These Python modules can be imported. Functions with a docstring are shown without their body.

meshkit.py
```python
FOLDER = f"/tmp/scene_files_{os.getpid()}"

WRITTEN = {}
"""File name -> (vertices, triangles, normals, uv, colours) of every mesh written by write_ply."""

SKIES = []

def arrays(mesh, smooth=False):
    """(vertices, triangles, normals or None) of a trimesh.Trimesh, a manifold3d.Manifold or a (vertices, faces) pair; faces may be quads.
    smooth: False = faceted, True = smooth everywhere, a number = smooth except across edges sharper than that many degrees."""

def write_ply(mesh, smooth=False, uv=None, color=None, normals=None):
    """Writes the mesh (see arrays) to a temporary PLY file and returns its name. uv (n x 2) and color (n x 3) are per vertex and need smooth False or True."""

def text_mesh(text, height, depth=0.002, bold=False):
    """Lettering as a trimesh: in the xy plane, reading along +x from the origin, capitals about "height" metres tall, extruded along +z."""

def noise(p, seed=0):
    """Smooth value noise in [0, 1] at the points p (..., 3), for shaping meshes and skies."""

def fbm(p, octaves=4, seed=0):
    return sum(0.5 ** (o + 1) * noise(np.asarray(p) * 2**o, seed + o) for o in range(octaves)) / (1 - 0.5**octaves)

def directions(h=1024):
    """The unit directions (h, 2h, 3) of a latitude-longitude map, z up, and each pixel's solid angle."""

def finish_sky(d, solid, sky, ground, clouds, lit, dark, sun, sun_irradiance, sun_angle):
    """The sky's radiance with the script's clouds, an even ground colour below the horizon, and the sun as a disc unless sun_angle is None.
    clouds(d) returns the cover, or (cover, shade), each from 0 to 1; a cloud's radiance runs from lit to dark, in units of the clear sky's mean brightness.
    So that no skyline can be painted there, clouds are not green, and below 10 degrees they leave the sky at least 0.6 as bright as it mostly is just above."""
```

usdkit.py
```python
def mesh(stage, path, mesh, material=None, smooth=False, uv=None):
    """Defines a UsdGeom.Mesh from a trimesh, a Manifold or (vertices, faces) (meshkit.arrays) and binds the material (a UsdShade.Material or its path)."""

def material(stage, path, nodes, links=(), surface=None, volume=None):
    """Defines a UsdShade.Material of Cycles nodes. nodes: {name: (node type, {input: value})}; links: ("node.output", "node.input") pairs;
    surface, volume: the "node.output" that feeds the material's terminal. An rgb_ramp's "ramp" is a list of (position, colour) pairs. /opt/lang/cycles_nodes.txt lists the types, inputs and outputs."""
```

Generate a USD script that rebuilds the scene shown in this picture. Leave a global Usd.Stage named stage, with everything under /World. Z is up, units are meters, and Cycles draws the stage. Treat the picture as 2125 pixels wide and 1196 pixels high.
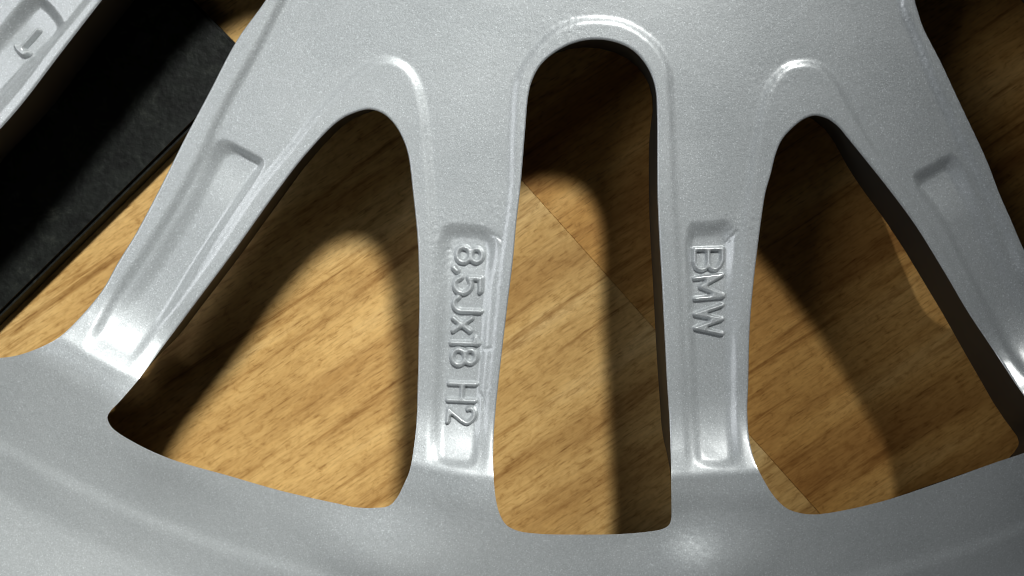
import math, numpy as np, trimesh, shapely, usdkit, meshkit
from shapely.geometry import Polygon, LineString, Point, box
from shapely.ops import unary_union
from shapely import affinity
from scipy.spatial import Delaunay, cKDTree
from pxr import Usd, UsdGeom, UsdLux, UsdShade, Gf, Sdf, Vt

# ------------------------------------------------------------------ camera, light, exposure
F = 1700.0                 # focal length in photograph pixels (photo is 2125 x 1196)
D = 0.140                  # camera height above the spokes' back face
Z1 = 0.026                 # spokes' back face above the floor
stage = Usd.Stage.CreateInMemory()
UsdGeom.SetStageUpAxis(stage, 'Z'); UsdGeom.SetStageMetersPerUnit(stage, 1.0)
UsdGeom.Xform.Define(stage, '/World')
cam = UsdGeom.Camera.Define(stage, '/World/camera')
cam.AddTranslateOp().Set((0, 0, Z1 + D))
cam.CreateHorizontalApertureAttr(36.0); cam.CreateVerticalApertureAttr(36.0 * 576 / 1024)
cam.CreateFocalLengthAttr(36.0 * F / 2125)
cam.CreateClippingRangeAttr((0.005, 20.0))
cam.CreateFStopAttr(32.0); cam.CreateFocusDistanceAttr(D)
cam.CreateExposureAttr(0.0)

def light_at(l, pos, target):
    m = Gf.Matrix4d().SetLookAt(Gf.Vec3d(*pos), Gf.Vec3d(*target), Gf.Vec3d(0.1, 1, 0.2)).GetInverse()
    l.AddTransformOp().Set(m)
lamp = UsdLux.SphereLight.Define(stage, '/World/ceiling_lamp')
light_at(lamp, (0.205, 0.672, Z1 + 0.8), (-0.060, -0.022, Z1))
shape = UsdLux.ShapingAPI.Apply(lamp.GetPrim()); shape.CreateShapingConeAngleAttr(7.5); shape.CreateShapingConeSoftnessAttr(1.0)
lamp.CreateRadiusAttr(0.072); lamp.CreateIntensityAttr(335.0); lamp.CreateColorAttr((0.98, 1.0, 0.97))
fill = UsdLux.RectLight.Define(stage, '/World/left_fill_light')  # soft fill added to brighten the left; no window is known there
fill.CreateWidthAttr(0.4); fill.CreateHeightAttr(0.4); fill.CreateIntensityAttr(2.9); fill.CreateColorAttr((0.92, 0.96, 1.0))
light_at(fill, (-0.50, 0.12, Z1 + 0.44), (0, 0.0, Z1))

# ------------------------------------------------------------------ helpers
rng = np.random.default_rng(7)
count = {}
def numbered(parent, name):
    k = (str(parent), name); n = count.get(k, 0); count[k] = n + 1
    return name if n == 0 else f'{name}_{n:03d}'
def tag(prim, label=None, category=None, group=None, kind=None):
    for k, v in (('label', label), ('category', category), ('group', group), ('kind', kind)):
        if v: prim.SetCustomDataByKey(k, v)
    return prim
def xform(name, loc=(0, 0, 0), rz=0, parent='/World'):
    x = UsdGeom.Xform.Define(stage, f'{parent}/{numbered(parent, name)}')
    x.AddTranslateOp().Set(tuple(map(float, loc)))
    if rz: x.AddRotateZOp().Set(float(rz))
    return x
def put(name, v, f, mat, parent='/World', normals=None):
    path = f'{parent}/{numbered(parent, name)}'
    m = usdkit.mesh(stage, path, (v, f), mat)
    if normals is not None:
        m.CreateNormalsAttr(Vt.Vec3fArray.FromNumpy(np.asarray(normals, np.float32))); m.SetNormalsInterpolation('vertex')
    return m
def smooth(t):
    t = np.clip(t, 0, 1); return t * t * (3 - 2 * t)

# ------------------------------------------------------------------ materials
def M(name, nodes, links, surface='p.BSDF'):
    return usdkit.material(stage, '/World/Looks/' + name, nodes, links, surface)
paint = M('silver_paint', {
    'tc': ('texture_coordinate', {}),
    'flake': ('voronoi_texture', {'scale': 7500.0}),
    'fine': ('noise_texture', {'scale': 1500.0, 'detail': 3.0, 'roughness': 0.6}),
    'mid': ('noise_texture', {'scale': 420.0, 'detail': 2.0}),
    'midk': ('math', {'math_type': 'multiply', 'value2': 0.45}),
    'cloud': ('noise_texture', {'scale': 38.0, 'detail': 3.0}),
    'fr': ('separate_color', {}),
    'sum': ('math', {'math_type': 'multiply_add', 'value2': 0.45, 'value3': 0.0}),
    'sum2': ('math', {'math_type': 'add'}),
    'bump': ('bump', {'strength': 0.42, 'distance': 0.00008}),
    'cbump': ('bump', {'strength': 0.22, 'distance': 0.0001}),
    'ramp': ('rgb_ramp', {'ramp': [(0.22, (0.41, 0.431, 0.443)), (0.78, (0.53, 0.551, 0.562))]}),
    'fl': ('rgb_ramp', {'ramp': [(0.0, (0.80, 0.80, 0.80)), (0.5, (0.99, 0.99, 0.99)), (0.92, (1.05, 1.05, 1.05)), (1.0, (1.5, 1.5, 1.5))]}),
    'col': ('mix', {'mix_type': 'multiply', 'fac': 1.0}),
    'p': ('principled_bsdf', {'metallic': 0.3, 'roughness': 0.5, 'coat_weight': 1.0, 'coat_roughness': 0.21, 'coat_ior': 1.8}),
}, [('tc.object', 'flake.vector'), ('tc.object', 'fine.vector'), ('tc.object', 'mid.vector'), ('tc.object', 'cloud.vector'),
    ('flake.color', 'fr.color'), ('fr.r', 'sum.value1'), ('fine.fac', 'sum.value3'), ('sum.value', 'sum2.value1'), ('mid.fac', 'midk.value1'), ('midk.value', 'sum2.value2'),
    ('sum2.value', 'bump.height'), ('bump.normal', 'p.normal'), ('mid.fac', 'cbump.height'), ('cbump.normal', 'p.coat_normal'),
    ('cloud.fac', 'ramp.fac'), ('fr.g', 'fl.fac'), ('ramp.color', 'col.color1'), ('fl.color', 'col.color2'), ('col.color', 'p.base_color')])

def wood(name, dark, mid, light, seed):
    return M(name, {
        'tc': ('texture_coordinate', {}),
        'm0': ('mapping', {'rotation': (0, 0, math.radians(8.0))}),
        'm4': ('mapping', {'scale': (260.0, 2300.0, 260.0), 'location': (seed, seed * 5, 0)}),
        'n4': ('noise_texture', {'scale': 1.0, 'detail': 2.0, 'roughness': 0.6}),
        'r4': ('rgb_ramp', {'ramp': [(0.28, (0.55, 0.47, 0.39)), (0.40, (0.90, 0.88, 0.85)), (0.5, (1, 1, 1)), (0.75, (1.06, 1.06, 1.05))]}),
        'c': ('mix', {'mix_type': 'multiply', 'fac': 0.85}),
        'm1': ('mapping', {'scale': (9.0, 70.0, 9.0), 'location': (seed, seed * 2, 0)}),
        'm2': ('mapping', {'scale': (230.0, 1050.0, 230.0), 'location': (seed, seed, 0)}),
        'm3': ('mapping', {'scale': (26.0, 420.0, 26.0), 'location': (seed * 3, seed, 0)}),
        'm5': ('mapping', {'scale': (430.0, 640.0, 430.0), 'location': (seed * 7, seed, 0)}),
        'n1': ('noise_texture', {'scale': 1.0, 'detail': 4.0, 'distortion': 0.6}),
        'n2': ('noise_texture', {'scale': 1.0, 'detail': 5.0, 'roughness': 0.65, 'distortion': 0.3}),
        'n3': ('noise_texture', {'scale': 1.0, 'detail': 7.0, 'roughness': 0.62, 'distortion': 0.8}),
        'n5': ('noise_texture', {'scale': 1.0, 'detail': 5.0, 'roughness': 0.7, 'distortion': 0.4}),
        'r1': ('rgb_ramp', {'ramp': [(0.32, dark), (0.5, mid), (0.66, light)]}),
        'r2': ('rgb_ramp', {'ramp': [(0.26, (0.68, 0.60, 0.51)), (0.42, (0.91, 0.88, 0.84)), (0.52, (1, 1, 1)), (0.75, (1.10, 1.10, 1.08))]}),
        'r3': ('rgb_ramp', {'ramp': [(0.27, (0.34, 0.25, 0.16)), (0.36, (0.70, 0.62, 0.53)), (0.46, (1, 1, 1)), (0.7, (1.06, 1.06, 1.04))]}),
        'r5': ('rgb_ramp', {'ramp': [(0.26, (0.46, 0.37, 0.28)), (0.40, (0.86, 0.82, 0.77)), (0.52, (1, 1, 1)), (0.8, (1.08, 1.08, 1.08))]}),
        'd': ('mix', {'mix_type': 'multiply', 'fac': 0.8}),
        'a': ('mix', {'mix_type': 'multiply', 'fac': 0.75}),
        'b': ('mix', {'mix_type': 'multiply', 'fac': 0.9}),
        'bump': ('bump', {'strength': 0.25, 'distance': 0.0001}),
        'p': ('principled_bsdf', {'roughness': 0.5, 'specular_ior_level': 0.25}),
    }, [('tc.object', 'm0.vector'), ('m0.vector', 'm1.vector'), ('m0.vector', 'm2.vector'), ('m0.vector', 'm3.vector'), ('m0.vector', 'm4.vector'), ('m4.vector', 'n4.vector'), ('n4.fac', 'r4.fac'),
        ('m1.vector', 'n1.vector'), ('m2.vector', 'n2.vector'), ('m3.vector', 'n3.vector'),
        ('n1.fac', 'r1.fac'), ('n2.fac', 'r2.fac'), ('n3.fac', 'r3.fac'),
        ('r1.color', 'a.color1'), ('r2.color', 'a.color2'), ('a.color', 'b.color1'), ('r3.color', 'b.color2'),
        ('b.color', 'c.color1'), ('r4.color', 'c.color2'), ('m0.vector', 'm5.vector'), ('m5.vector', 'n5.vector'), ('n5.fac', 'r5.fac'), ('c.color', 'd.color1'), ('r5.color', 'd.color2'), ('d.color', 'p.base_color'), ('n2.fac', 'bump.height'), ('bump.normal', 'p.normal')])
woods = [wood('wood_honey', (0.48, 0.265, 0.085), (0.71, 0.445, 0.165), (0.82, 0.56, 0.245), 1.3),
         wood('wood_brown', (0.38, 0.17, 0.042), (0.64, 0.345, 0.10), (0.76, 0.45, 0.155), 4.1),
         wood('wood_pale', (0.48, 0.27, 0.09), (0.72, 0.46, 0.17), (0.80, 0.56, 0.25), 8.7)]
subfloor_mat = M('subfloor_dark', {'p': ('principled_bsdf', {'base_color': (0.02, 0.012, 0.007), 'roughness': 0.9})}, [])
barrel_paint = M('dimmed_barrel_paint', {  # barrel colour darkened to cut the light it bounces, not dust
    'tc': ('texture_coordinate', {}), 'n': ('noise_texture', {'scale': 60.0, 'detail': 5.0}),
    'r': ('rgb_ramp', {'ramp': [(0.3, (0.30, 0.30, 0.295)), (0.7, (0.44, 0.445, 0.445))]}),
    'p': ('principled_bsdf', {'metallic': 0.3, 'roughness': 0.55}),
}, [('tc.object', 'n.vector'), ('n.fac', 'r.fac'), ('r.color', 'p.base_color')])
dark_side_mat = M('dark_grey_sides', {  # even dark grey for the sides and front of the casting
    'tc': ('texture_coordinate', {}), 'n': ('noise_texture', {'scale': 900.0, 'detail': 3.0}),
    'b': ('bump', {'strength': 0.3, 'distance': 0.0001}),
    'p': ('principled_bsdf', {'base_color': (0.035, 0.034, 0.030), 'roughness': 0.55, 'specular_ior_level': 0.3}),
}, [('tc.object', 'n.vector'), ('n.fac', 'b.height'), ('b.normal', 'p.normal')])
black = M('dusty_black', {
    'tc': ('texture_coordinate', {}), 'n': ('noise_texture', {'scale': 210.0, 'detail': 9.0, 'roughness': 0.78, 'distortion': 0.6}),
    'v': ('noise_texture', {'scale': 700.0, 'detail': 3.0}),
    'r': ('rgb_ramp', {'ramp': [(0.40, (0.006, 0.0065, 0.006)), (0.55, (0.013, 0.015, 0.013)), (0.66, (0.035, 0.037, 0.031)), (0.78, (0.12, 0.12, 0.10))]}),
    'b': ('bump', {'strength': 0.6, 'distance': 0.0004}),
    'p': ('principled_bsdf', {'roughness': 0.6, 'specular_ior_level': 0.25}),
}, [('tc.object', 'n.vector'), ('tc.object', 'v.vector'), ('n.fac', 'r.fac'), ('r.color', 'p.base_color'), ('v.fac', 'b.height'), ('b.normal', 'p.normal')])

# ------------------------------------------------------------------ floor: wooden planks, butt joint crossing the view
def floor_point(u, v, z=0.0):
    k = (Z1 + D - z) / F
    return np.array([(u - 1062.5) * k, (598 - v) * k])
a, b = floor_point(1083, 375), floor_point(1700, 1065)
joint_dir = (b - a) / np.linalg.norm(b - a)                 # along the butt joint, down to the right
grain = np.array([-joint_dir[1], joint_dir[0]])             # planks run across it, up to the right
grain_deg = math.degrees(math.atan2(grain[1], grain[0]))
floor = xform('floor', (a[0], a[1], 0), grain_deg)          # local x along the planks, local y across them
tag(floor.GetPrim(), 'warm brown wood plank floor under the wheel', None, None, 'structure')
def plank_mesh(x0, x1, y0, y1):
    c, t = 0.00006, 0.008
    pts, f = [], []
    for z, i in ((0.0, c), (-c, 0.0), (-t, 0.0)):
        pts += [(x0 + i, y0 + i, z), (x1 - i, y0 + i, z), (x1 - i, y1 - i, z), (x0 + i, y1 - i, z)]
    f = [(0, 1, 2), (0, 2, 3)]
    for l in (0, 4):
        for k in range(4):
            p, q = l + k, l + (k + 1) % 4
            f += [(p, p + 4, q + 4), (p, q + 4, q)]
    return np.array(pts), np.array(f)
W, L, G = 0.19, 1.15, 0.00002
y_first = -0.118
for row in range(-3, 4):
    y0 = y_first + row * W
    off = [0, 0.37, 0.71, 0.19, 0.55, 0.88, 0.43][row % 7] * L
    for k in (-1, 0):
        x0 = k * L + off
        mat = woods[(row * 2 + k + 1) % 3]
        if row == 0: mat = woods[0] if k == -1 else woods[1]
        v, f = plank_mesh(x0 + G, x0 + L - G, y0 + G, y0 + W - G)
        put('plank', v, f, mat, str(floor.GetPath()))
v, f = plank_mesh(-2.5, 2.5, -1.4, 1.4); v[:, 2] -= 0.0085
put('subfloor', v, f, subfloor_mat, str(floor.GetPath()))

# ------------------------------------------------------------------ black board on the floor at the left
TH = 0.004
c0, c1, c2 = (floor_point(535, 137, TH / 2), floor_point(0, 665, TH / 2), floor_point(425, 10, TH / 2))
ux = (c1 - c0) / np.linalg.norm(c1 - c0); uy = (c2 - c0) - np.dot(c2 - c0, ux) * ux; uy /= np.linalg.norm(uy)
board = trimesh.creation.extrude_polygon(Polygon([(0, 0), (0.165, 0), (0.165, 0.085), (0, 0.085)]).buffer(-0.003).buffer(0.003, quad_segs=6), TH - 0.0008)
lip = trimesh.creation.extrude_polygon(Polygon([(0, 0), (0.165, 0), (0.165, 0.085), (0, 0.085)]).buffer(-0.0036).buffer(0.003, quad_segs=6), 0.0008)
lip.apply_translation((0, 0, TH - 0.0008))
bd = xform('black_board', (c0[0], c0[1], 0.0))
tag(bd.GetPrim(), 'flat matt black board lying on the wood floor beneath the wheel', 'board')
R = np.eye(4); R[:2, 0] = ux; R[:2, 1] = uy
if np.linalg.det(R[:3, :3]) < 0: pass
for nm, mm in (('panel', board), ('top_face', lip)):
    mm.apply_transform(R)
    if np.linalg.det(R[:3, :3]) < 0: mm.invert()
    put(nm, np.array(mm.vertices), np.array(mm.faces), black, str(bd.GetPath()))

# ------------------------------------------------------------------ wheel: outlines in photograph pixels, turned into plan metres
HUB = np.array([(1240 - 1062.5) / F * D, (598 + 1180) / F * D])
prof_r = np.linspace(0, 0.230, 2301)
def slope(r):
    r = r * 1000
    s = 0.70 * smooth((r - 163) / 16.0) ** 1.3
    s = np.where(r > 177.6, 0.70 + (0.06 - 0.70) * smooth((r - 177.6) / 2.0), s)
    s = s + np.where(r > 181, -0.44 * smooth((r - 180) / 5.0), 0) + 0.22 * np.exp(-((r - 202.0) / 1.3) ** 2) + 0.22 * smooth((r - 209) / 4)
    return s
prof_h = np.concatenate([[0], np.cumsum((slope(prof_r)[1:] + slope(prof_r)[:-1]) / 2 * np.diff(prof_r))])
def hz(r): return np.interp(r, prof_r, prof_h)
def plan(uv):
    uv = np.asarray(uv, float); p = np.stack([uv[:, 0] - 1062.5, 598 - uv[:, 1]], 1) / F
    h = np.zeros(len(p))
    for _ in range(8):
        q = p * (D - h)[:, None]; h = hz(np.linalg.norm(q - HUB, axis=1))
    return p * (D - h)[:, None]
def curve(pts, step=4.0, closed=True):
    """Centripetal spline through traced points, resampled."""
    p = np.asarray(pts, float)
    if closed: p = np.vstack([p[-2:], p, p[:3]])
    else: p = np.vstack([2 * p[0] - p[1], p, 2 * p[-1] - p[-2]])
    out = []
    for i in range(1, len(p) - (3 if closed else 2)) if closed else range(1, len(p) - 2):
        p0, p1, p2, p3 = p[i - 1:i + 3]
        t = [0.0]
        for A, B in ((p0, p1), (p1, p2), (p2, p3)): t.append(t[-1] + max(np.linalg.norm(B - A), 1e-6) ** 0.5)
        n = max(1, int(np.linalg.norm(p2 - p1) / step))
        for s in np.linspace(t[1], t[2], n, endpoint=False):
            A1 = p0 * (t[1] - s) / (t[1] - t[0]) + p1 * (s - t[0]) / (t[1] - t[0])
            A2 = p1 * (t[2] - s) / (t[2] - t[1]) + p2 * (s - t[1]) / (t[2] - t[1])
            A3 = p2 * (t[3] - s) / (t[3] - t[2]) + p3 * (s - t[2]) / (t[3] - t[2])
            B1 = A1 * (t[2] - s) / (t[2] - t[0]) + A2 * (s - t[0]) / (t[2] - t[0])
            B2 = A2 * (t[3] - s) / (t[3] - t[1]) + A3 * (s - t[1]) / (t[3] - t[1])
            out.append(B1 * (t[2] - s) / (t[2] - t[1]) + B2 * (s - t[1]) / (t[2] - t[1]))
    if not closed: out.append(p[-2])
    return np.array(out)
def poly(pts, closed_curve=True):
    g = Polygon(plan(curve(pts) if closed_curve else np.array(pts, float)))
    return g if g.is_valid else g.buffer(0)

W1 = [(700,254),(733,236),(767,228),(794,236),(815,254),(834,284),(847,321),(857,398),(867,500),(870,600),(869,701),(867,798),(864,880),(857,936),(847,983),(834,1013),(820,1040),(804,1055),(773,1058),(733,1055),(700,1047),(569,1015),(468,983),(354,943),(254,898),(234,883),(226,865),(231,854),(251,832),(279,796),(334,721),(415,617),(485,524),(573,401),(635,321)]
W2 = [(1079,398),(1083,354),(1090,268),(1096,201),(1103,171),(1121,137),(1151,110),(1192,90),(1232,83),(1275,88),(1312,105),(1339,134),(1354,164),(1361,195),(1363,240),(1364,400),(1367,480),(1372,567),(1379,701),(1384,798),(1388,856),(1392,930),(1397,1010),(1400,1064),(1399,1085),(1394,1097),(1380,1104),(1362,1107),(1302,1110),(1202,1110),(1118,1108),(1075,1102),(1051,1090),(1038,1070),(1029,1037),(1024,983),(1024,913),(1028,856),(1034,797),(1043,718),(1055,617),(1065,534),(1071,467)]
W3 = [(1666,249),(1642,268),(1622,291),(1609,321),(1599,361),(1588,400),(1579,457),(1569,534),(1560,617),(1555,684),(1552,798),(1550,856),(1554,910),(1565,953),(1586,997),(1609,1033),(1632,1055),(1659,1065),(1686,1068),(1719,1065),(1826,1042),(1960,998),(2060,962),(2125,940),(2178,918),(2194,900),(2188,884),(2150,850),(2111,803),(2054,718),(2007,647),(1960,567),(1900,470),(1848,399),(1786,321),(1759,288),(1739,264),(1716,247),(1689,241)]
GL = [(648,-180),(600,-78),(555,0),(493,87),(435,197),(385,291),(331,399),(284,487),(247,547),(217,601),(181,647),(150,678),(117,704),(67,728),(20,741),(-40,742),(-110,722),(-200,672),(-300,600),(-345,555),(-350,520),(-310,470),(-220,375),(-100,395 - 50),(0,274),(50,217),(134,107),(217,0),(300,-105),(380,-200),(460,-275),(540,-310),(610,-290),(645,-240)]
GLx = [(648,-180),(600,-78),(555,0),(493,87),(435,197),(385,291),(331,399),(284,487),(247,547),(217,601),(181,647),(150,678),(117,704),(67,728),(20,741),(-40,742),(-120,725),(-230,680),(-300,625),(-318,585),(-290,545),(-200,470),(-100,375),(0,274),(50,217),(134,107),(217,0),(300,-105),(380,-200),(460,-275),(540,-310),(610,-290),(645,-240)]
GR = [(1895,0),(1902,27),(1913,60),(1947,127),(1994,227),(2044,334),(2069,400),(2094,457),(2125,527),(2146,556),(2182,572),(2240,568),(2340,545),(2450,510),(2520,480),(2545,455),(2535,415),(2490,352),(2360,240),(2235,110),(2145,0),(2085,-65),(2030,-95),(1970,-108),(1925,-98),(1900,-55)]  # right gap; its unseen lower and right edges are drawn in to shade the floor

H1 = HUB
def rot(g, k): return affinity.rotate(g, 72.0 * k, origin=tuple(H1))
pW1, pW2, pW3, pGL, pGR = poly(W1), poly(W2), poly(W3), poly(GLx), poly(GR)
openings = [pW1, pW2, pW3, pGL, pGR]
for k in (1, 2, 3, 4):
    openings += [rot(pW1, k), rot(pW2, k), rot(pW3, k)]
# group turned by -72 deg starts after the left gap; gaps: between 0 and -72 (left) and 0 and +72 (right)
for k in (1, 2, 3): openings.append(rot(pGR, k))
openings.append(Point(*H1).buffer(0.0363, quad_segs=40))
for k in range(5):
    t = math.radians(90 + 36 + 72 * k)
    openings.append(Point(H1[0] + 0.056 * math.cos(t), H1[1] + 0.056 * math.sin(t)).buffer(0.0072, quad_segs=16))
R_OUT = 0.2252
body = Point(*H1).buffer(R_OUT, quad_segs=180)
for o in openings: body = body.difference(o)
if body.geom_type != 'Polygon': body = max(body.geoms, key=lambda g: g.area)

# relief: raised lips round the openings and sunk pockets in the spokes
LW2 = [(1060,398),(1063,301),(1068,200),(1075,160),(1091,130),(1118,94),(1151,64),(1195,45),(1248,42),(1295,50),(1332,70),(1365,100),(1386,140),(1392,200),(1396,301),(1399,398),(1405,500),(1415,700),(1425,900),(1432,1010),(1400,1140),(1200,1150),(1020,1140),(996,1010),(1003,960),(1010,850),(1025,700),(1040,550),(1050,480)]
LW1 = [(733,160),(767,134),(800,124),(834,134),(857,157),(870,187),(880,234),(886,301),(894,398),(901,534),(902,634),(901,734),(900,830),(896,900),(888,970),(860,1080),(760,1110),(450,1020),(215,930),(195,860),(250,780),(305,705),(385,602),(455,505),(530,396),(602,310),(662,232),(699,192)]
LW3 = [(1586,205),(1606,164),(1632,140),(1659,132),(1692,134),(1716,150),(1737,176),(1765,228),(1810,305),(1880,400),(1940,492),(2000,590),(2060,680),(2120,765),(2220,860),(2230,930),(2125,1000),(1700,1120),(1600,1090),(1545,990),(1528,900),(1526,800),(1531,650),(1537,550),(1545,450),(1556,370),(1568,290)]
LGL = [(700,-180),(640,-92),(585,7),(535,104),(485,191),(448,264),(420,325),(370,418),(300,530),(245,612),(200,690),(150,760),(0,800),(-200,770),(-380,650),(-360,540),(-120,350),(30,195),(110,92),(195,-12),(280,-120),(360,-215),(450,-310),(550,-345),(640,-325),(690,-260)]
LGR = [(1868,-40),(1873,20),(1900,84),(1933,167),(1977,261),(1994,298),(2038,390),(2088,490),(2126,578),(2180,606),(2250,604),(2350,580),(2460,545),(2550,505),(2585,455),(2515,325),(2190,-10),(2110,-90),(2040,-130),(1960,-145),(1895,-125),(1866,-80)]
lips = [poly(x) for x in (LW1, LW2, LW3, LGL, LGR)]
P_LEFT = ([(446,292),(472,288),(515,312),(549,332),(546,350),(490,440),(430,532),(382,612),(322,692),(272,753),(240,742),(195,712),(226,652),(262,606),(325,508),(392,400)],
          [(466,316),(488,312),(535,340),(518,366),(462,452),(400,548),(352,624),(300,694),(266,735),(240,722),(208,702),(240,668),(290,612),(356,512),(424,400)])
P_TEXT = ([(905,500),(922,466),(965,462),(1015,472),(1034,500),(1026,600),(1012,750),(1001,850),(991,960),(980,971),(912,967),(902,958),(900,880),(902,750),(905,600)],
          [(931,510),(938,490),(968,487),(1004,494),(1012,510),(1007,600),(998,750),(991,850),(984,950),(978,961),(920,958),(914,950),(913,880),(918,750),(926,600)])
P_BMW = ([(1424,480),(1432,460),(1470,458),(1510,454),(1526,472),(1528,600),(1530,750),(1531,880),(1534,955),(1526,972),(1462,974),(1446,964),(1434,890),(1428,750),(1422,600)],
         [(1434,500),(1440,487),(1470,486),(1498,482),(1506,494),(1507,600),(1508,750),(1510,880),(1520,950),(1514,961),(1470,962),(1457,954),(1450,890),(1444,750),(1436,600)])
P_RIGHT = ([(1892,366),(1930,338),(1975,318),(1996,336),(2050,448),(2112,570),(2162,670),(2190,728),(2168,762),(2118,770),(2062,684),(2002,574),(1946,462),(1904,396)],
           [(1912,382),(1945,360),(1972,346),(1988,370),(2026,462),(2086,584),(2138,680),(2168,732),(2152,748),(2128,750),(2078,672),(2018,560),(1962,450),(1924,398)])
P_FAR = ([(70,-18),(92,-8),(134,46),(130,66),(60,146),(0,214),(-130,360),(-180,400),(-215,385),(-222,350),(-140,226),(0,52)],
         [(68,6),(84,12),(113,48),(111,60),(42,138),(-14,200),(-140,340),(-175,376),(-196,366),(-200,345),(-120,232),(8,80)])
pockets = [(poly(o), poly(i).buffer(-0.0006), d) for (o, i), d in ((P_LEFT, 0.0016), (P_TEXT, 0.00125), (P_BMW, 0.00115), (P_RIGHT, 0.0016), (P_FAR, 0.0017))]
base_lips, base_pockets = list(lips), list(pockets)
outer_lips = lips[3:5]
for k in (1, 2, 3, 4):                                     # the same relief on the spokes outside the picture
    lips += [rot(g, k) for g in base_lips[:3]]
    pockets += [(rot(o, k), rot(i, k), d) for o, i, d in base_pockets[:3]]
    if k < 4: pockets.append((rot(base_pockets[3][0], k), rot(base_pockets[3][1], k), base_pockets[3][2]))
    if k < 4: lips.append(rot(base_lips[4], k))

def ring_points(g, step):
    out = []
    for r in [g.exterior, *g.interiors]:
        n = max(8, int(r.length / step)); out.append(shapely.get_coordinates(shapely.line_interpolate_point(r, np.linspace(0, r.length, n, endpoint=False))))
    return np.vstack(out)
def signed(g, p, tree_step=0.00025):
    d, _ = cKDTree(ring_points(g, tree_step)).query(p, workers=1)
    return np.where(shapely.contains_xy(g, p[:, 0], p[:, 1]), d, -d)
SPOTS = [plan([(372, 862)])[0], plan([(800, 1092)])[0], plan([(1440, 1140)])[0]]
px = lambda u, v: plan([(u, v)])[0]
CRACKS = [LineString(plan(c)) for c in ([(1018, 486), (1032, 491), (1045, 503)], [(1529, 480), (1520, 492), (1509, 505)], [(926, 519), (934, 516)], [(1006, 726), (1018, 723)], [(997, 818), (1004, 832), (1005, 850)])]
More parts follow.
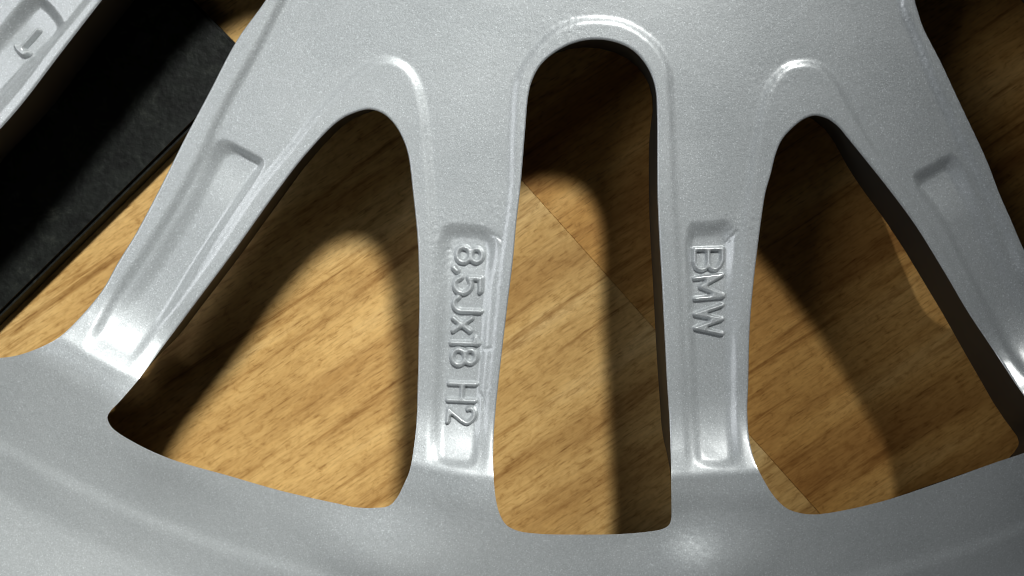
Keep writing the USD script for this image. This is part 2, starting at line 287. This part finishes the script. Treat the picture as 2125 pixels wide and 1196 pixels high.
def height(p):
    """Height of the wheel's back surface above the spokes' plane at plan points p."""
    r = np.linalg.norm(p - H1, axis=1)
    h = hz(r)
    fade = 1 - smooth((r - 0.1735) / 0.006)
    lift = np.zeros(len(p))
    for g in lips:
        x0, y0, x1, y1 = g.buffer(0.003).bounds
        i = np.nonzero((p[:, 0] > x0) & (p[:, 0] < x1) & (p[:, 1] > y0) & (p[:, 1] < y1))[0]
        if len(i): lift[i] = np.maximum(lift[i], (1.9 if g in outer_lips else 1.0) * smooth(signed(g, p[i]) / 0.0019 + 0.5))
    h = h + 0.00040 * lift * fade
    for o, q, d in pockets:
        x0, y0, x1, y1 = o.bounds
        i = np.nonzero((p[:, 0] > x0) & (p[:, 0] < x1) & (p[:, 1] > y0) & (p[:, 1] < y1))[0]
        if not len(i): continue
        so, si = signed(o, p[i]), -signed(q, p[i])
        so = so; t = np.where(so <= 0, 0, np.where(si <= 0, 1, so / np.maximum(so + si, 1e-9)))
        ri = r[i]
        h[i] -= d * smooth(t) * (1 - 0.45 * smooth((ri - 0.1388) / 0.010)) * (1 - (0.85 if d > 0.0014 else 0.4) * smooth((ri - 0.160) / 0.014))
    near = r < 0.09
    h = h + np.where(near, 0.004 * smooth((0.088 - r) / 0.008), 0)
    for s, amp in zip(SPOTS, (0.52, 0.50, 0.72)):
        d = p - s; out = (s - H1) / np.linalg.norm(s - H1); t = d @ out
        h = h + amp * t * np.exp(-(d ** 2).sum(1) / (2 * 0.0068 ** 2))
    near_view = (np.abs(p[:, 0]) < 0.11) & (np.abs(p[:, 1]) < 0.07)
    q = np.column_stack([p, np.zeros(len(p))])
    h = h + np.where(r > 0.178, 0.5, 0.35) * 0.00018 * (meshkit.fbm(q * 160, 3, 5) - 0.5) * np.where(near_view, 1, 1)
    for u, v, rr_ in ((962, 497, 3.2), (925, 560, 2.6), (1032, 430, 2.8), (1525, 462, 2.8), (905, 470, 2.5), (1590, 165, 3.0), (650, 500, 3.0), (1005, 600, 3.0), (1175, 52, 2.6), (430, 300, 3.0), (1950, 372, 2.6), (1440, 1135, 6.0), (372, 862, 4.5), (800, 1092, 4.5)):
        m = np.exp(-((p - px(u, v)) ** 2).sum(1) / (2 * (rr_ * 1e-3) ** 2)); i = np.nonzero(m > 0.03)[0]
        if len(i): h[i] += m[i] * 0.00007 * (meshkit.fbm(q[i] * 2600, 2, 21) - 0.5)
    for line in CRACKS:
        x0, y0, x1, y1 = line.buffer(0.001).bounds
        i = np.nonzero((p[:, 0] > x0) & (p[:, 0] < x1) & (p[:, 1] > y0) & (p[:, 1] < y1))[0]
        if len(i): h[i] -= 0.00016 * np.exp(-(shapely.distance(line, shapely.points(p[i])) / 0.00018) ** 2)
    h = h + np.where(near_view, smooth((r - 0.178) / 0.004) * 0.00005 * (meshkit.fbm(q * 900, 3, 9) - 0.5), 0)
    return h

FRAME = box(-0.094, -0.056, 0.094, 0.056)
FINE, COARSE = 0.00026, 0.0028
def resample(ring):
    """Boundary points, dense inside the picture."""
    line = LineString(ring.coords); out, s = [], 0.0
    near = FRAME.buffer(0.006)
    while s < line.length:
        q = line.interpolate(s); out.append((q.x, q.y)); s += FINE if near.contains(q) else 0.0012
    if math.dist(out[-1], out[0]) < 1e-4: out.pop()
    return np.array(out)
rings = [resample(body.exterior)] + [resample(r) for r in body.interiors]
body = Polygon(rings[0], rings[1:])
bpts = np.vstack(rings)
btree = cKDTree(bpts)
gx, gy = np.meshgrid(np.arange(-0.094, 0.094, FINE), np.arange(-0.056, 0.056, FINE))
fine = np.column_stack([gx.ravel(), gy.ravel()]); fine = fine + rng.uniform(-0.12, 0.12, fine.shape) * FINE
gx, gy = np.meshgrid(np.arange(H1[0] - R_OUT, H1[0] + R_OUT, COARSE), np.arange(H1[1] - R_OUT, H1[1] + R_OUT, COARSE))
coarse = np.column_stack([gx.ravel(), gy.ravel()])
coarse = coarse[~((np.abs(coarse[:, 0]) < 0.0945) & (np.abs(coarse[:, 1]) < 0.0565))]
ringlets = []
for off in (0.00010, 0.00024, 0.00042):
    g = body.buffer(-off)
    g = g if g.geom_type == 'Polygon' else max(g.geoms, key=lambda q: q.area)
    q = ring_points(g, 0.0003); ringlets.append(q[(np.abs(q[:, 0]) < 0.094) & (np.abs(q[:, 1]) < 0.056)])
def inside(p, margin):
    p = p[shapely.contains_xy(body, p[:, 0], p[:, 1])]
    return p[btree.query(p)[0] > margin]
grid = np.vstack([inside(fine, 0.00055), inside(coarse, 0.0009), *ringlets])
pts = np.vstack([bpts, grid])
nb = len(bpts)
tri = Delaunay(pts).simplices
cen = pts[tri].mean(1)
tri = tri[shapely.contains_xy(body, cen[:, 0], cen[:, 1])]
e1, e2 = pts[tri[:, 1]] - pts[tri[:, 0]], pts[tri[:, 2]] - pts[tri[:, 0]]
area = e1[:, 0] * e2[:, 1] - e1[:, 1] * e2[:, 0]
tri = np.where((area < 0)[:, None], tri[:, [0, 2, 1]], tri); tri = tri[np.abs(area) > 1e-14]
hh = height(pts)
db = np.zeros(len(pts)); db[nb:] = btree.query(pts[nb:])[0]
RR = 0.00032                                               # rounded arris
outer = np.linalg.norm(pts - H1, axis=1) > R_OUT - 0.004
e = np.clip(1 - db / RR, 0, 1)
hh = hh - np.where(outer, 0, (1 - smooth((np.linalg.norm(pts - H1, axis=1) - 0.164) / 0.018)) * RR * (1 - np.sqrt(1 - np.minimum(e, 0.97) ** 2)))
top = np.column_stack([pts, hh])
def vnormals(v, f):
    n = np.zeros_like(v); c = np.cross(v[f[:, 1]] - v[f[:, 0]], v[f[:, 2]] - v[f[:, 0]])
    for k in range(3): np.add.at(n, f[:, k], c)
    return n / np.maximum(np.linalg.norm(n, axis=1, keepdims=True), 1e-20)
top_n = vnormals(top, tri)

# side walls of every opening, drawn in underneath (casting draft), and the front face
px = lambda u, v: plan([(u, v)])[0]
DEPTH = 0.018
walls_v, walls_f, low_rings, at = [], [], [], 0
steep = LineString([px(1705, 246), px(1759, 288), px(1900, 470), px(2000, 638)])
left_edge = LineString([px(-100, 375), px(0, 274), px(217, 0), px(300, -105)]); corner = Point(px(236, 868)); corner_b = Point(px(2185, 915))
right_edge = LineString([px(2085, -65), px(2145, 0), px(2235, 110), px(2360, 240), px(2490, 350)])
slot = LineString([px(1362, 200), px(1364, 400), px(1379, 701), px(1398, 1050)])
start = 0
for ri, ring in enumerate(rings):
    n = len(ring)
    tang = np.roll(ring, -1, 0) - np.roll(ring, 1, 0); tang /= np.maximum(np.linalg.norm(tang, axis=1, keepdims=True), 1e-12)
    nrm = np.column_stack([-tang[:, 1], tang[:, 0]])       # into the material? checked below
    probe = ring + nrm * 2e-5
    if shapely.contains_xy(body, probe[:, 0], probe[:, 1]).mean() < 0.5: nrm = -nrm
    for _ in range(12): nrm = (np.roll(nrm, 1, 0) + nrm + np.roll(nrm, -1, 0)) / 3
    draft = np.full(n, 0.0040)
    if ri == 0: draft[:] = 0.0
    else:
        ds = np.array([steep.distance(Point(q)) for q in ring]); dl = np.array([slot.distance(Point(q)) for q in ring])
        draft = draft - 0.0024 * (1 - smooth(dl / 0.003))
        rr = np.linalg.norm(ring - H1, axis=1)
        draft = draft + 0.0024 * np.array([left_edge.distance(Point(q)) < 0.003 for q in ring]) + 0.005 * np.array([corner.distance(Point(q)) < 0.006 or corner_b.distance(Point(q)) < 0.005 for q in ring])
        draft = draft + 0.006 * smooth((rr - 0.172) / 0.016) * smooth(ds / 0.004) * 0.7
        if shapely.contains_xy(Polygon(ring), *px(1800, 700)):
            upx = np.column_stack([1062.5 + ring[:, 0] / (D - top[start:start + n, 2]) * F, 598 - ring[:, 1] / (D - top[start:start + n, 2]) * F])
            want = np.interp(upx[:, 1], [240, 262, 311, 354, 400, 463, 520, 600, 721, 800, 852, 905], [0, 10, 32, 42, 44, 47, 47, 47, 47, 47, 44, 30])
            low = np.column_stack([upx[:, 0] - 1062.5 - nrm[:, 0] * want, 598 - upx[:, 1] - nrm[:, 1] * want]) / F * (D + DEPTH)
            e3 = LineString([px(*q) for q in W3[21:34]][::1] + [px(*q) for q in W3[34:]] + [px(*W3[0])]) if False else LineString([px(*q) for q in [(1716,247),(1739,264),(1759,288),(1786,321),(1848,399),(1900,470),(1960,567),(2007,647),(2054,718),(2111,803),(2150,850),(2188,884),(2194,900)]])
            m3 = 1 - smooth((np.array([e3.distance(Point(q)) for q in ring]) - 0.0004) / 0.001)
            draft = draft * (1 - m3) + np.where(upx[:, 1] > 640, 0.0041 + 0.0010 * smooth((upx[:, 1] - 680) / 130), ((low - ring) * nrm).sum(1)) * m3
        draft = draft + 0.007 * np.array([right_edge.distance(Point(q)) < 0.003 for q in ring])
        for _ in range(250): draft = (np.roll(draft, 1) + draft + np.roll(draft, -1)) / 3
    disp = nrm * draft[:, None]
    if ri and shapely.contains_xy(Polygon(ring), *px(1800, 700)):      # the spoke's inner side runs straight into the rim
        t = np.clip((upx[:, 1] - 645) / 260, 0, 1)
        line = np.column_stack([1954 + (2122 - 1954) * t - 6 * np.sin(np.pi * t), 645 + (925 - 645) * t])
        goal = np.column_stack([line[:, 0] - 1062.5, 598 - line[:, 1]]) / F * (D + DEPTH) - ring
        w = (m3 * smooth((upx[:, 1] - 600) / 70) * (upx[:, 1] < 908))[:, None]
        disp = disp * (1 - w) + goal * w
        for _ in range(60): disp = (np.roll(disp, 1, 0) + disp + np.roll(disp, -1, 0)) / 3
    lvl = []
    zt = top[start:start + n, 2]
    for t in (0, 0.1, 0.5, 1.0):
        q = ring + disp * t
        z = zt * (1 - t) + (-DEPTH) * t
        lvl.append(np.column_stack([q, z]))
    low_rings.append(lvl[-1])
    for l in lvl: walls_v.append(l)
    idx = np.arange(n); nx = (idx + 1) % n
    for l in range(3):
        A, B = at + l * n + idx, at + l * n + nx; C, E = A + n, B + n
        walls_f.append(np.vstack([np.column_stack([A, C, B]), np.column_stack([B, C, E])]))
    at += 4 * n; start += n
wv, wf = np.vstack(walls_v), np.vstack(walls_f)
under = Polygon(low_rings[0][:, :2], [r[:, :2] for r in low_rings[1:]]).buffer(0).simplify(0.0001)
if under.geom_type != 'Polygon': under = max(under.geoms, key=lambda g: g.area)
uv_, uf_ = trimesh.creation.triangulate_polygon(under, engine='earcut')
uv3 = np.column_stack([uv_, np.full(len(uv_), -DEPTH)]); 

wheel = xform('alloy_wheel', (H1[0], H1[1], 0.0))
wp = str(wheel.GetPath())
tag(wheel.GetPrim(), 'silver painted alloy wheel lying face down on the wood floor, cast lettering on its spokes', 'wheel')
off = np.array([-H1[0], -H1[1], Z1])

# split the casting into hub plate, spokes and rim well
R_HUB, R_RIM = 0.1318, 0.1796
annulus = Point(*H1).buffer(R_RIM, quad_segs=120).difference(Point(*H1).buffer(R_HUB, quad_segs=120))
for k in range(5):                                          # part the groups along the gaps' axes
    t = math.radians(-90 + 36 + 72 * k); annulus = annulus.difference(LineString([tuple(H1), (H1[0] + 0.3 * math.cos(t), H1[1] + 0.3 * math.sin(t))]).buffer(1e-5))
arms = list(body.intersection(annulus).geoms)
arms = [g for g in arms if g.area > 1e-4]
arms.sort(key=lambda g: np.hypot(*(np.array(g.centroid.coords[0]))))
arms_big = [g.buffer(0.004) for g in arms]
ac = np.array([np.array(g.centroid.coords[0]) for g in arms])
def region(c):
    r = np.linalg.norm(c - H1, axis=1)
    d = np.full(len(c), np.inf); best = np.zeros(len(c), int)
    for k, g in enumerate(arms):
        dist = shapely.distance(g.simplify(0.0002), shapely.points(c)); s = dist < d
        best[s] = k; d[s] = dist[s]
    return np.where(r <= R_HUB, -1, np.where(r >= R_RIM, -2, best))
pieces = []
for v, f, n in ((top, tri, top_n), (wv, wf, vnormals(wv, wf)), (uv3, uf_, np.tile([0, 0, -1.0], (len(uv3), 1)))):
    pieces.append((v, f, n, region(v[f].mean(1)[:, :2])))
def part(code, name, group, mat, parent):
    vs, fs, ns, base = [], [], [], 0
    for v, f, n, reg in group:
        ff = f[reg == code]
        if not len(ff): continue
        used, inv = np.unique(ff, return_inverse=True)
        vs.append(v[used]); ns.append(n[used]); fs.append(inv.reshape(-1, 3) + base); base += len(used)
    return put(name, np.vstack(vs) + off, np.vstack(fs), mat, parent, np.vstack(ns))
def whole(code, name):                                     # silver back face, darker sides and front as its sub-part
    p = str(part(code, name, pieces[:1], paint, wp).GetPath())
    tag(part(code, 'side_face', pieces[1:], dark_side_mat, p).GetPrim(), 'dark grey side')
    return p
whole(-1, 'hub_plate'); whole(-2, 'rim_well')
spoke_paths = {}
for k in range(len(arms)): spoke_paths[k] = whole(k, 'spoke')

# rim barrel: lathed round the hub, from the well out to the rear flange and down to the front lip
h0 = float(hz(R_OUT)) + Z1
prof = [(R_OUT - 0.0030, h0 - 0.0012), (R_OUT + 0.0004, h0 + 0.0001), (R_OUT + 0.0014, h0 + 0.0015), (R_OUT + 0.002, h0 + 0.010), (R_OUT + 0.002, h0 + 0.03), (R_OUT + 0.0022, h0 + 0.065), (R_OUT + 0.0024, h0 + 0.118), (0.2300, h0 + 0.122), (0.2365, h0 + 0.124), (0.2380, h0 + 0.128), (0.2365, h0 + 0.131),
        (0.2340, h0 + 0.129), (0.2310, h0 + 0.124), (0.2298, h0 + 0.118), (0.2296, h0 + 0.066), (0.2294, h0 + 0.006), (0.2294, h0 - 0.004), (0.2300, 0.012), (0.2375, 0.010), (0.239, 0.006), (0.2375, 0.0015), (0.232, 0.0), (0.222, 0.003), (0.206, Z1 - DEPTH), (R_OUT - 0.003, Z1 - DEPTH + 0.0005)]
prof = np.array(prof); ns_ = 240
th = np.linspace(0, 2 * np.pi, ns_, endpoint=False)
lv = np.stack([prof[:, None, 0] * np.cos(th), prof[:, None, 0] * np.sin(th), np.repeat(prof[:, 1:2], ns_, 1)], -1).reshape(-1, 3)
lf = []
for k in range(len(prof) - 1):
    A = k * ns_ + np.arange(ns_); B = k * ns_ + (np.arange(ns_) + 1) % ns_
    lf.append(np.vstack([np.column_stack([A, B, B + ns_]), np.column_stack([A, B + ns_, A + ns_])]))
lf = np.vstack(lf)
vv, ff, nn = meshkit.arrays((lv, lf), 35)
c = np.cross(vv[ff[:, 1]] - vv[ff[:, 0]], vv[ff[:, 2]] - vv[ff[:, 0]])
k0 = np.argmax(vv[ff].mean(1)[:, 2] * (np.hypot(*vv[ff].mean(1)[:, :2].T) < R_OUT + 0.0023))
if c[k0, :2] @ vv[ff[k0]].mean(0)[:2] > 0: ff = ff[:, ::-1]; nn = -nn
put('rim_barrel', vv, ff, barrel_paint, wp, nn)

# cast characters, each a raised stroke shape on the floor of its pocket
def arc(cx, cy, rx, ry, n=28): return [(cx + rx * math.cos(t), cy + ry * math.sin(t)) for t in np.linspace(0, 2 * math.pi, n)]
S = 6.2
chars = [
 ('raised_digit', [arc(961.5, 528, 14, 15.5), arc(988.8, 529.5, 11.5, 13.5)], S),
 ('raised_comma', [[(941.5, 555), (948, 562)]], 6.5),
 ('raised_digit', [[(973, 577), (997.5, 578), (996.5, 605)], curve([(973, 577.5), (977.6, 590), (973, 602), (961, 608), (948, 602.5), (943.4, 591.8), (947, 581), (956, 576.5)], 3, False)], S),
 ('raised_letter', [curve([(951, 617), (943.5, 623), (942, 632), (946.5, 640.5), (955, 645), (970, 645.5), (996.5, 647)], 3, False)], S),
 ('raised_letter', [[(941, 660), (975.5, 687)], [(978.5, 661), (940.5, 686)]], 5.6),
 ('raised_digit', [[(937, 711.5), (991.5, 713.5), (986, 702.5)]], S),
 ('raised_digit', [arc(951.8, 741, 13.5, 15.5), arc(976, 740, 11.5, 13.5)], S),
 ('raised_letter', [[(932.5, 795.5), (987, 797.5)], [(929.5, 830), (984.5, 832.5)], [(959.4, 797), (958, 831)]], 5.6),
 ('raised_digit', [[(929, 875), (931.5, 850), (958.5, 872.5)], curve([(958.5, 872.5), (969.5, 877.5), (980.5, 870.3), (984.5, 858), (978.4, 847), (971.4, 849)], 3, False)], 5.4),
 ('raised_letter', [[(1442.5, 543), (1443, 517), (1501, 515.5), (1500.5, 540)], [(1471.5, 517), (1471.5, 545)], curve([(1442.5, 543), (1447, 555), (1457.5, 559.5), (1467.5, 555), (1471.5, 543)], 3, False), curve([(1471.5, 543), (1475.5, 555), (1484, 559), (1494.5, 552), (1500.5, 540)], 3, False)], 5.2),
 ('raised_letter', [[(1443, 577.5), (1499, 571), (1455.5, 594.5), (1501, 612.5)], [(1444, 620), (1501, 615)]], 5.2),
 ('raised_letter', [[(1499, 633.5), (1444, 652), (1499, 662.4), (1445, 681), (1499, 692.5)]], 5.2),
 ('raised_digit', [[(69, 59), (43, 92)], curve([(28, 93), (35, 102.5), (46, 110.5), (51.5, 107)], 3, False)], 6.6),
]
for name, strokes, rad in chars:
    rad += 1.5
    shape = unary_union([LineString(plan(np.array(s, float))) for s in strokes]).buffer(rad / F * D, quad_segs=8)
    shape = shape.buffer(0.00006).buffer(-0.00006)
    if shape.geom_type != 'Polygon': shapes = list(shape.geoms)
    else: shapes = [shape]
    vs, fs, base = [], [], 0
    for sh in shapes:
        b_ = ring_points(sh, 0.00011); x0, y0, x1, y1 = sh.bounds
        gx, gy = np.meshgrid(np.arange(x0, x1, 0.00009), np.arange(y0, y1, 0.00009))
        g_ = np.column_stack([gx.ravel(), gy.ravel()]); g_ = g_[shapely.contains_xy(sh, g_[:, 0], g_[:, 1])]
        bt = cKDTree(b_); d_ = bt.query(g_)[0]; g_ = g_[d_ > 0.00007]; d_ = bt.query(g_)[0]
        q = np.vstack([b_, g_]); d_ = np.concatenate([np.zeros(len(b_)), d_])
        t_ = Delaunay(q).simplices; t_ = t_[shapely.contains_xy(sh, *q[t_].mean(1).T)]
        e1, e2 = q[t_[:, 1]] - q[t_[:, 0]], q[t_[:, 2]] - q[t_[:, 0]]
        t_ = np.where((e1[:, 0] * e2[:, 1] - e1[:, 1] * e2[:, 0] < 0)[:, None], t_[:, [0, 2, 1]], t_)
        w_ = rad / F * D
        z = height(q) - 0.00005 + 0.00090 * np.sin(np.clip(d_ / (0.95 * w_), 0, 1) * np.pi / 2)
        vs.append(np.column_stack([q, z])); fs.append(t_ + base); base += len(q)
    v, f = np.vstack(vs), np.vstack(fs)
    k = region(v[:1, :2])[0]
    put(name, v + off, f, paint, spoke_paths.get(int(k), wp), vnormals(v, f))
